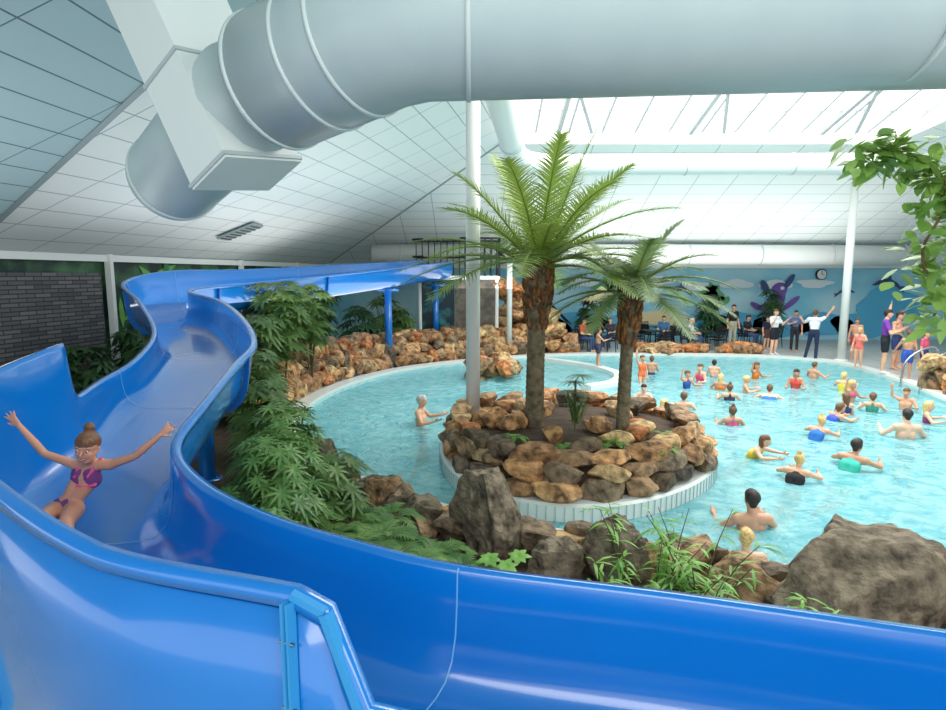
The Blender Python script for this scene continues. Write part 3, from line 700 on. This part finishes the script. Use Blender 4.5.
def headp(P,c,f,up,H,hair='short',female=False,smile=False):
    f=V(f).normalized(); up=V(up); up=(up-f*up.dot(f)).normalized(); r=f.cross(up); c=V(c)
    q=lambda x,y,z: c+(r*x+f*y+up*z)*H
    P+= [(q(0,-.08,.13),q(0,.07,.14),.34*H,.33*H,'skin'),(q(0,.12,0),q(0,.2,-.34),.29*H,.13*H,'skin')]
    for s in(-1,1):
        P+=[(q(.15*s,.02,-.12),q(.07*s,.2,-.35),.17*H,.12*H,'skin'),(q(.335*s,-.03,.03),q(.325*s,-.01,-.1),.055*H,.04*H,'skin'),(q(.12*s,.24,-.1),q(.1*s,.24,-.2),.14*H,.12*H,'skin'),(q(.05*s,.37,.12),q(.19*s,.32,.12),.055*H,.045*H,'skin')]
    P+=[(q(0,.38,.04),q(0,.47,-.09),.035*H,.055*H,'skin'),(q(-.03,.34,-.23),q(.03,.34,-.23),.06*H,.06*H,'skin')]
    if hair!='bald':
        P+=[(q(0,-.12,.17),q(0,.08,.24),.38*H,.33*H,'hair'),(q(0,-.2,.05),q(0,-.2,-.15),.3*H,.2*H,'hair')]
    if hair=='long': P+=[(q(0,-.24,0),q(0,-.3,-.75),.3*H,.16*H,'hair'),(q(.22,-.1,0),q(.2,-.2,-.5),.14*H,.1*H,'hair'),(q(-.22,-.1,0),q(-.2,-.2,-.5),.14*H,.1*H,'hair')]
    if hair=='bun': P+=[(q(0,-.15,.5),q(0,-.14,.66),.16*H,.17*H,'hair')]
    if hair=='pony': P+=[(q(0,-.45,.22),q(0,-.62,-.3),.1*H,.06*H,'hair')]
    ex=[]
    for s in(-1,1):
        ex+=[(q(.14*s,.368,.02),.036*H,'eye'),(q(.14*s,.392,.02),.026*H,'iris')]
        for t in(-.05,0,.05): ex.append((q((.14+t)*s,.388,.13-abs(t)*.3),.016*H,'brow'))
    w_=.12 if smile else .09
    for k in range(-4,5):
        t=k/4*w_; zc=-.235+(abs(t)*.35 if smile else abs(t)*.2)
        ex.append((q(t,.415-abs(t)*.45,zc),.022*H,'lip'))
        if smile and abs(k)<4: ex.append((q(t,.414-abs(t)*.42,zc-.025),.022*H,'eye')); ex.append((q(t,.405-abs(t)*.42,zc-.055),.02*H,'lip'))
    return ex
def remesh_person(name,P,ex,cols,vox,smooth=3,loc=(0,0,0),rz=0):
    vs=[];fs=[]
    for a,b,ra,rb,t in P:
        v,f=capmesh(a,b,ra,rb); o=len(vs); vs+=[tuple(p) for p in v]; fs+=[tuple(i+o for i in q) for q in f]
    me=bpy.data.meshes.new('tmp'); me.from_pydata(vs,[],fs); ob=bpy.data.objects.new('tmp',me); S.collection.objects.link(ob)
    r=ob.modifiers.new('r','REMESH'); r.mode='VOXEL'; r.voxel_size=vox
    sm=ob.modifiers.new('s','SMOOTH'); sm.factor=.5; sm.iterations=smooth
    dg=bpy.context.evaluated_depsgraph_get(); m2=bpy.data.meshes.new_from_object(ob.evaluated_get(dg))
    bpy.data.objects.remove(ob); 
    n=len(m2.vertices); co_=np.empty(n*3); m2.vertices.foreach_get('co',co_); co_=co_.reshape(-1,3)
    nf=len(m2.polygons); ce=np.empty(nf*3); m2.polygons.foreach_get('center',ce); ce=ce.reshape(-1,3)
    best=np.full(nf,1e9); lab=np.zeros(nf,int); tags=['skin','hair','top','bottom','shoe','eye','iris','brow','lip','trim']
    for a,b,ra,rb,t in P:
        a=np.array(a);b=np.array(b);d=b-a;L=max(d@d,1e-9); tt=np.clip(((ce-a)@d)/L,0,1)
        ds=np.linalg.norm(ce-(a+tt[:,None]*d),axis=1)-(ra+(rb-ra)*tt); k=ds<best; best[k]=ds[k]; lab[k]=tags.index(t)
    vv=[tuple(x) for x in co_]; ff=[tuple(p.vertices) for p in m2.polygons]
    mb=MB(); mb.v=vv; mb.f=ff; mb.m=list(map(int,lab)); mb.c=[(1,1,1)]*len(vv)
    bpy.data.meshes.remove(m2)
    for c,r_,t in ex: ball(mb,c,r_,tags.index(t),8)
    sk=skinmat(cols['skin'])
    ms=[sk,hairm(cols.get('hair',(60,40,28))),clothm(cols.get('top',(30,30,40))),clothm(cols.get('bottom',(30,30,40))),clothm(cols.get('shoe',(40,40,40))),mat('eye_white',(225,225,220),.3),mat('iris',(50,34,24),.2),mat('brow',(110,76,54),.8),mat('lips',(176,88,84),.4),clothm(cols.get('trim',(230,120,150)))]
    o=mb.obj(name,ms,True); o.location=loc; o.rotation_euler[2]=rz; return o
def person(name,h,loc,rz,cols,J=None,hair='short',top=None,bottom=None,female=False,hk=1.0,vox=.014,look=(0,-1,0),hand_n=(0,-1,0)):
    D=dict(pel=(0,0,.53),chest=(0,.0,.72),neck=(0,.01,.825),head=(0,-.012,.925),
      sL=(-.1,.01,.8),sR=(.1,.01,.8),eL=(-.135,.02,.63),eR=(.135,.02,.63),wL=(-.15,-.03,.49),wR=(.15,-.03,.49),
      hL=(-.05,0,.51),hR=(.05,0,.51),kL=(-.058,-.01,.285),kR=(.058,-.01,.285),aL=(-.06,.015,.045),aR=(.06,.015,.045),tL=(-.075,-.085,.018),tR=(.075,-.085,.018))
    if J: D.update(J)
    D={k:V(v)*h for k,v in D.items()}
    lat=(D['sR']-D['sL']).normalized(); P=[]; w=.9 if female else 1.0
    tt='top' if top in('shirt','suit') else 'skin'; k1=1.1 if top=='shirt' else 1.0
    pt='bottom' if bottom else ('top' if top=='suit' else 'skin')
    for s in(-1,1):
        P.append((D['chest']+lat*s*.042*h,D['pel'].lerp(D['chest'],.42)+lat*s*.026*h,.058*h*w*k1,.05*h*w*k1,tt))
        P.append((D['pel'].lerp(D['chest'],.42)+lat*s*.026*h,D['pel']+lat*s*.036*h,.05*h*w*k1,.062*h*(1.05 if bottom else 1),pt if bottom!='pants' else 'bottom'))
    P.append((D['sL'],D['sR'],.04*h*k1,.04*h*k1,tt if top=='shirt' else 'skin'))
    P.append((D['chest'],D['neck']-V((0,0,.03*h)),.058*h*w,.045*h,tt))
    if top=='bikini': P.append((D['chest']-lat*.055*h,D['chest']+lat*.055*h,.062*h,.062*h,'top'))
    if female:
        f=V((0,-1,0))
        for s in(-1,1): P.append((D['chest']+lat*s*.042*h+f*.042*h,D['chest']+lat*s*.042*h+f*.044*h-V((0,0,.012*h)),.034*h,.034*h,'top' if top else 'skin'))
    P.append((D['neck']-V((0,0,.02*h)),D['head']-V((0,0,.03*h)),.032*h*w,.03*h*w,'skin'))
    for s in'LR':
        sh,e,wr=D['s'+s],D['e'+s],D['w'+s]; sd=-1 if s=='L' else 1
        P.append((sh,e,.031*h*w,.024*h*w,'skin'))
        if top=='shirt': P.append((sh,sh.lerp(e,.6),.039*h,.036*h,'top'))
        fm=e.lerp(wr,.35); P+=[(e,fm,.024*h*w,.025*h*w,'skin'),(fm,wr,.025*h*w,.016*h*w,'skin')]
        hand(P,wr,wr-e,hand_n,sd,.105*h,max(.0052*h,vox*.6))
        hp,k,a,t=D['h'+s],D['k'+s],D['a'+s],D['t'+s]
        tg='bottom' if bottom=='pants' else 'skin'
        P+=[(hp,k,.054*h,.034*h,tg),(k,k.lerp(a,.35),.033*h,.034*h,tg),(k.lerp(a,.35),a,.034*h,.02*h,tg),(a,t,.022*h,.017*h,'shoe' if cols.get('shoe') else 'skin'),(a,a+(a-t).normalized()*.02*h-V((0,0,.02*h)),.02*h,.018*h,'shoe' if cols.get('shoe') else 'skin')]
        if bottom=='pants': P.append((k,a,.036*h,.03*h,'bottom'))
        if bottom in('shorts','trunks'): P.append((hp,hp.lerp(k,.62 if bottom=='shorts' else .3),.062*h,.05*h,'bottom'))
        if top=='suit' and not bottom: P.append((hp,hp.lerp(k,.06),.057*h,.056*h,'top'))
    ex=headp(P,D['head'],look,(0,0,1),.135*h*hk,hair,female)
    return remesh_person(name,P,ex,cols,vox,3,loc,rz)
SK=[(222,170,140),(212,158,128),(230,182,154),(198,146,116)]
BL=(196,160,104);BR=(92,62,40);DK=(36,26,22);GR=(170,165,160)
def slide_girl():
    P=[]
    pel=V((-3.03,4.27,1.27)); ch=V((-2.90,4.34,1.49)); nk=V((-2.85,4.36,1.62)); hd=V((-2.83,4.27,1.745))
    sL=V((-2.98,4.35,1.59)); sR=V((-2.71,4.34,1.595)); lat=(sR-sL).normalized()
    for s in(-1,1):
        P.append((ch+lat*s*.045,pel.lerp(ch,.45)+lat*s*.03,.062,.054,'skin')); P.append((pel.lerp(ch,.35)+lat*s*.03,pel+lat*s*.042,.056,.072,'skin'))
        P.append((pel+lat*s*.03+V((0,0,.03)),pel+lat*s*.06,.066,.078,'top'))
        P.append((ch+lat*s*.045+V((0,0,-.01)),ch+lat*s*.045+V((0,0,.03)),.067,.064,'top'))
        P.append((ch+lat*s*.05+V((0,-.055,.03)),(sR if s>0 else sL).lerp(nk,.45)+V((0,-.01,.04)),.013,.011,'trim'))
        P.append((ch+lat*s*.09-V((0,.04,.04)),ch-V((0,.066,.04)),.014,.014,'trim'))
    P.append((sL,sR,.042,.042,'skin')); P.append((ch,nk-V((0,0,.03)),.066,.05,'skin')); P.append((nk-V((0,0,.03)),hd-V((0,0,.04)),.036,.034,'skin'))
    for sh,e,wr,sd in((sL,V((-3.19,4.33,1.68)),V((-3.36,4.33,1.9)),-1),(sR,V((-2.51,4.31,1.665)),V((-2.31,4.32,1.83)),1)):
        P+=[(sh,e,.036,.028,'skin'),(e,e.lerp(wr,.35),.028,.029,'skin'),(e.lerp(wr,.35),wr,.029,.019,'skin')]
        hand(P,wr,wr-e,(0,-1,.2),sd,.125,.0082,spread=.38,curl=.15)
    for s,k,a,t in((-1,V((-2.98,3.96,1.33)),V((-2.80,3.66,1.13)),V((-2.77,3.51,1.17))),(1,V((-2.80,3.94,1.31)),V((-2.61,3.63,1.10)),V((-2.57,3.48,1.15)))):
        hp=pel+lat*s*.065; P+=[(hp,k,.075,.05,'skin'),(k,k.lerp(a,.35),.05,.047,'skin'),(k.lerp(a,.35),a,.047,.03,'skin'),(a,t,.03,.024,'skin')]
    ex=headp(P,hd,(.18,-1,-.12),(.15,0,1),.225,'bun',True,True)
    remesh_person('girl_on_slide',P,ex,dict(skin=(206,146,114),hair=(96,64,40),top=(120,60,120),trim=(235,96,130)),.0065,4)
slide_girl()
def swimJ(kind):
    if kind=='tread': return dict(eL=(-.2,-.06,.70),eR=(.2,-.06,.70),wL=(-.17,-.2,.735),wR=(.17,-.2,.735),kL=(-.07,-.08,.3),kR=(.07,.02,.29),aL=(-.07,.08,.1),aR=(.06,.1,.08),tL=(-.07,.1,.03),tR=(.07,.1,.01))
    if kind=='lean': return dict(chest=(0,-.1,.70),neck=(0,-.17,.775),head=(0,-.22,.865),sL=(-.1,-.16,.755),sR=(.1,-.16,.755),eL=(-.2,-.24,.71),eR=(.2,-.24,.71),wL=(-.14,-.38,.72),wR=(.14,-.38,.72),hL=(-.05,.03,.52),hR=(.05,.03,.52),kL=(-.06,.2,.42),kR=(.06,.18,.36),aL=(-.06,.4,.42),aR=(.06,.38,.34),tL=(-.06,.47,.42),tR=(.06,.45,.33))
    if kind=='up': return dict(eL=(-.2,-.02,.85),wL=(-.2,-.05,.99),eR=(.18,-.05,.68),wR=(.16,-.18,.70))
    return dict(eL=(-.16,-.03,.64),eR=(.16,-.03,.64),wL=(-.14,-.17,.64),wR=(.14,-.17,.64))
sw=[
(-1.08,12.2,1.8,.64,1.4,'short',GR,None,None,'tread','man'),
(5.9,16.3,1.3,.62,.5,'short',BR,'suit',(40,80,150),'up','child'),
(6.6,17.2,1.35,.6,-1,'pony',BR,'suit',(210,80,110),'','child'),
(6.7,16.0,1.3,.66,2.5,'long',BL,'bikini',(220,120,60),'tread','child'),
(6.4,14.7,1.35,.7,2.9,'bun',BR,'suit',(50,50,70),'tread','child'),
(7.25,15.7,1.3,.66,1.2,'short',BL,None,None,'tread','child'),
(7.4,14.7,1.6,.72,2.7,'pony',BR,'bikini',(50,110,170),'lean','woman'),
(8.9,16.3,1.4,.62,-.6,'long',DK,'suit',(200,70,60),'','child'),
(4.87,13.6,1.4,.7,2.9,'short',BR,None,None,'tread','child'),
(4.06,13.4,1.5,.74,1.8,'long',BL,'suit',(40,40,60),'lean','woman'),
(4.2,14.5,1.3,.66,-.3,'short',DK,None,None,'tread','child'),
(5.4,12.2,1.4,.72,3.0,'bun',BR,'suit',(210,90,130),'tread','child'),
(4.7,10.1,1.5,.66,.9,'long',BR,'suit',(230,190,60),'lean','woman'),
(6.4,11.0,1.5,.64,2.2,'bun',BL,'suit',(40,110,190),'lean','woman'),
(8.3,13.1,1.35,.64,3.2,'long',BR,'suit',(40,60,110),'','child'),
(9.3,14.5,1.35,.6,.4,'long',BL,'bikini',(200,90,120),'up','child'),
(9.1,13.4,1.3,.66,2.6,'pony',BR,'suit',(60,140,120),'tread','child'),
(10,13.6,1.35,.62,-.8,'short',BR,None,None,'up','child'),
(8.3,11.2,1.8,.68,2.9,'short',DK,None,None,'tread','man'),
(5.9,9.2,1.75,.66,2.2,'short',DK,'suit',(60,190,170),'lean','woman'),
(4.75,8.6,1.5,.66,2.4,'bun',BL,'suit',(30,30,36),'lean','child'),
(3.45,7.1,1.85,.74,3.1,'short',DK,None,None,'tread','man'),
(3.0,6.25,1.6,.78,3.0,'short',BL,None,None,'tread','child'),
(8.5,17.8,1.4,.64,.6,'long',BR,'suit',(220,120,40),'up','child'),
(7.4,18.2,1.3,.6,2.8,'short',DK,None,None,'','child'),
(10.3,17.9,1.5,.66,1.9,'short',BR,None,None,'tread','man'),
(9.9,15.8,1.3,.6,2.2,'pony',BL,'suit',(230,210,80),'tread','child'),
(5.6,18.6,1.3,.55,2.9,'short',BR,None,None,'','child'),
(9.6,12.4,1.35,.66,1.0,'long',BL,'suit',(150,60,110),'tread','child'),
(7.6,12.6,1.4,.68,1.7,'pony',BR,'suit',(60,90,190),'lean','child'),
]
for i,(x,y,h,im,rz,hr,hc,top,tc_,kind,who) in enumerate(sw):
    cols=dict(skin=SK[i%4],hair=hc,bottom=(40,50,90))
    if tc_: cols['top']=tc_
    person(who+'_swimmer',h,(x,y,WZ-im*h),rz,cols,swimJ(kind),hr,top,None if top else 'trunks',who!='man' and top is not None and h>1.45,1.0 if h>1.45 else 1.18,vox=.013 if y<11 else .016)
SIT=dict(pel=(0,0,.32),chest=(0,.01,.51),neck=(0,.01,.615),head=(0,-.02,.715),sL=(-.1,.01,.59),sR=(.1,.01,.59),eL=(-.14,-.03,.43),eR=(.14,-.03,.43),wL=(-.08,-.16,.42),wR=(.08,-.16,.42),hL=(-.05,0,.31),hR=(.05,0,.31),kL=(-.06,-.24,.3),kR=(.06,-.24,.3),aL=(-.06,-.24,.045),aR=(.06,-.24,.045),tL=(-.065,-.33,.018),tR=(.065,-.33,.018))
ST=[
('man_standing',1.8,(10.85,25.0,0),.2,dict(skin=SK[0],hair=DK,top=(28,28,32),bottom=(190,180,160),shoe=(60,60,60)),{},'short','shirt','pants',False),
('woman_clapping',1.75,(11.3,22.4,0),.4,dict(skin=SK[2],hair=BR,top=(240,240,240),bottom=(30,32,44),shoe=(230,230,230)),dict(eL=(-.17,-.06,.66),wL=(-.2,-.16,.76),eR=(.18,-.04,.66),wR=(.22,-.14,.78)),'long','shirt','shorts',True),
('woman_waving',1.8,(12.1,21.2,.0),2.4,dict(skin=SK[1],hair=BR,top=(242,242,244),bottom=(36,44,78),shoe=(40,40,40)),dict(eL=(-.19,-.02,.86),wL=(-.26,-.04,.99),eR=(.2,-.05,.72),wR=(.27,-.14,.79),kR=(.1,-.06,.28),aR=(.13,.0,.045),tR=(.15,-.09,.018)),'pony','shirt','pants',True),
('man_in_purple_shirt',1.95,(12.3,17.8,.05),1.0,dict(skin=SK[0],hair=DK,top=(124,60,164),bottom=(30,32,40),shoe=(230,230,230)),dict(eR=(.19,-.02,.9),wR=(.2,-.04,1.05),eL=(-.16,-.06,.64),wL=(-.12,-.17,.68)),'short','shirt','shorts',False),
('man_shirtless',1.85,(13.5,19.0,0),.5,dict(skin=SK[1],hair=DK,bottom=(40,60,110)),dict(eL=(-.17,-.02,.66),wL=(-.08,-.12,.72)),'short',None,'shorts',False),
('boy_shirtless',1.5,(13.6,21.2,0),-.5,dict(skin=SK[1],hair=BR,bottom=(190,60,60)),{},'short',None,'shorts',False),
('boy_at_pool_edge',1.4,(12.35,16.9,.05),2.8,dict(skin=SK[3],hair=BR,bottom=(50,90,180)),dict(eR=(.17,-.04,.66),wR=(.2,-.12,.55)),'short',None,'shorts',False),
('girl_at_pool_edge',1.3,(12.25,18.9,.05),-.9,dict(skin=SK[0],hair=BL,top=(240,120,110)),dict(eR=(.17,-.04,.7),wR=(.1,-.14,.72)),'long','suit',None,False),
('girl_in_dark_top',1.35,(11.9,24.2,0),.2,dict(skin=SK[0],hair=DK,top=(30,30,60),bottom=(90,60,60)),{},'long','shirt','shorts',False),
('woman_watching',1.65,(12.6,23.4,0),-.6,dict(skin=SK[1],hair=DK,top=(90,110,150),bottom=(40,40,50)),dict(eL=(-.16,-.06,.65),wL=(-.03,-.13,.7)),'long','shirt','pants',True),
('elderly_visitor',1.6,(14.0,17.2,.0),1.2,dict(skin=SK[2],hair=(220,216,210),top=(235,235,240),bottom=(110,120,140)),{},'short','shirt','pants',True),
('girl_in_pink',1.4,(13.2,17.4,.0),.6,dict(skin=SK[0],hair=DK,top=(220,90,120),bottom=(40,60,110)),{},'pony','shirt','shorts',False),
('man_in_grey_shirt',1.8,(14.7,20.6,.0),.9,dict(skin=SK[1],hair=BR,top=(120,124,130),bottom=(40,44,60)),{},'short','shirt','pants',False),
('child_wading',1.2,(4.9,17.2,-.5),.3,dict(skin=SK[1],hair=BR,top=(230,110,60)),dict(eL=(-.17,-.02,.9),wL=(-.17,-.03,1.03),kL=(-.07,-.07,.29),aL=(-.07,.05,.07)),'short','suit',None,False),
('boy_on_walkway',1.25,(4.1,19.5,.03),1.6,dict(skin=SK[3],hair=DK,bottom=(60,60,90)),dict(eL=(-.16,-.1,.68),wL=(-.15,-.22,.72)),'short',None,'shorts',False),
('visitor_seated',1.68,(4.35,23.6,0),.9,dict(skin=SK[0],hair=DK,top=(200,90,50),bottom=(60,80,120)),SIT,'short','shirt','pants',False),
('visitor_seated',1.65,(5.6,24.4,0),-.6,dict(skin=SK[2],hair=BR,top=(60,60,70),bottom=(60,80,120)),SIT,'long','shirt','pants',True),
('visitor_seated',1.7,(7.95,24.96,0),-.5,dict(skin=SK[0],hair=DK,top=(60,110,150),bottom=(50,50,60)),SIT,'short','shirt','pants',False),
('visitor_seated',1.65,(8.75,24.0,0),1.0,dict(skin=SK[1],hair=BL,top=(230,230,235),bottom=(60,80,120)),SIT,'long','shirt','pants',True),
('visitor_seated',1.7,(11.55,25.2,0),.6,dict(skin=SK[1],hair=DK,top=(40,40,50),bottom=(60,80,120)),SIT,'short','shirt','pants',False),
]
for (nm,h,loc,rz,cols,J,hr,top,bot,fem) in ST:
    person(nm,h,loc,rz,cols,J,hr,top,bot,fem,1.0 if h>1.45 else 1.15,vox=.017)
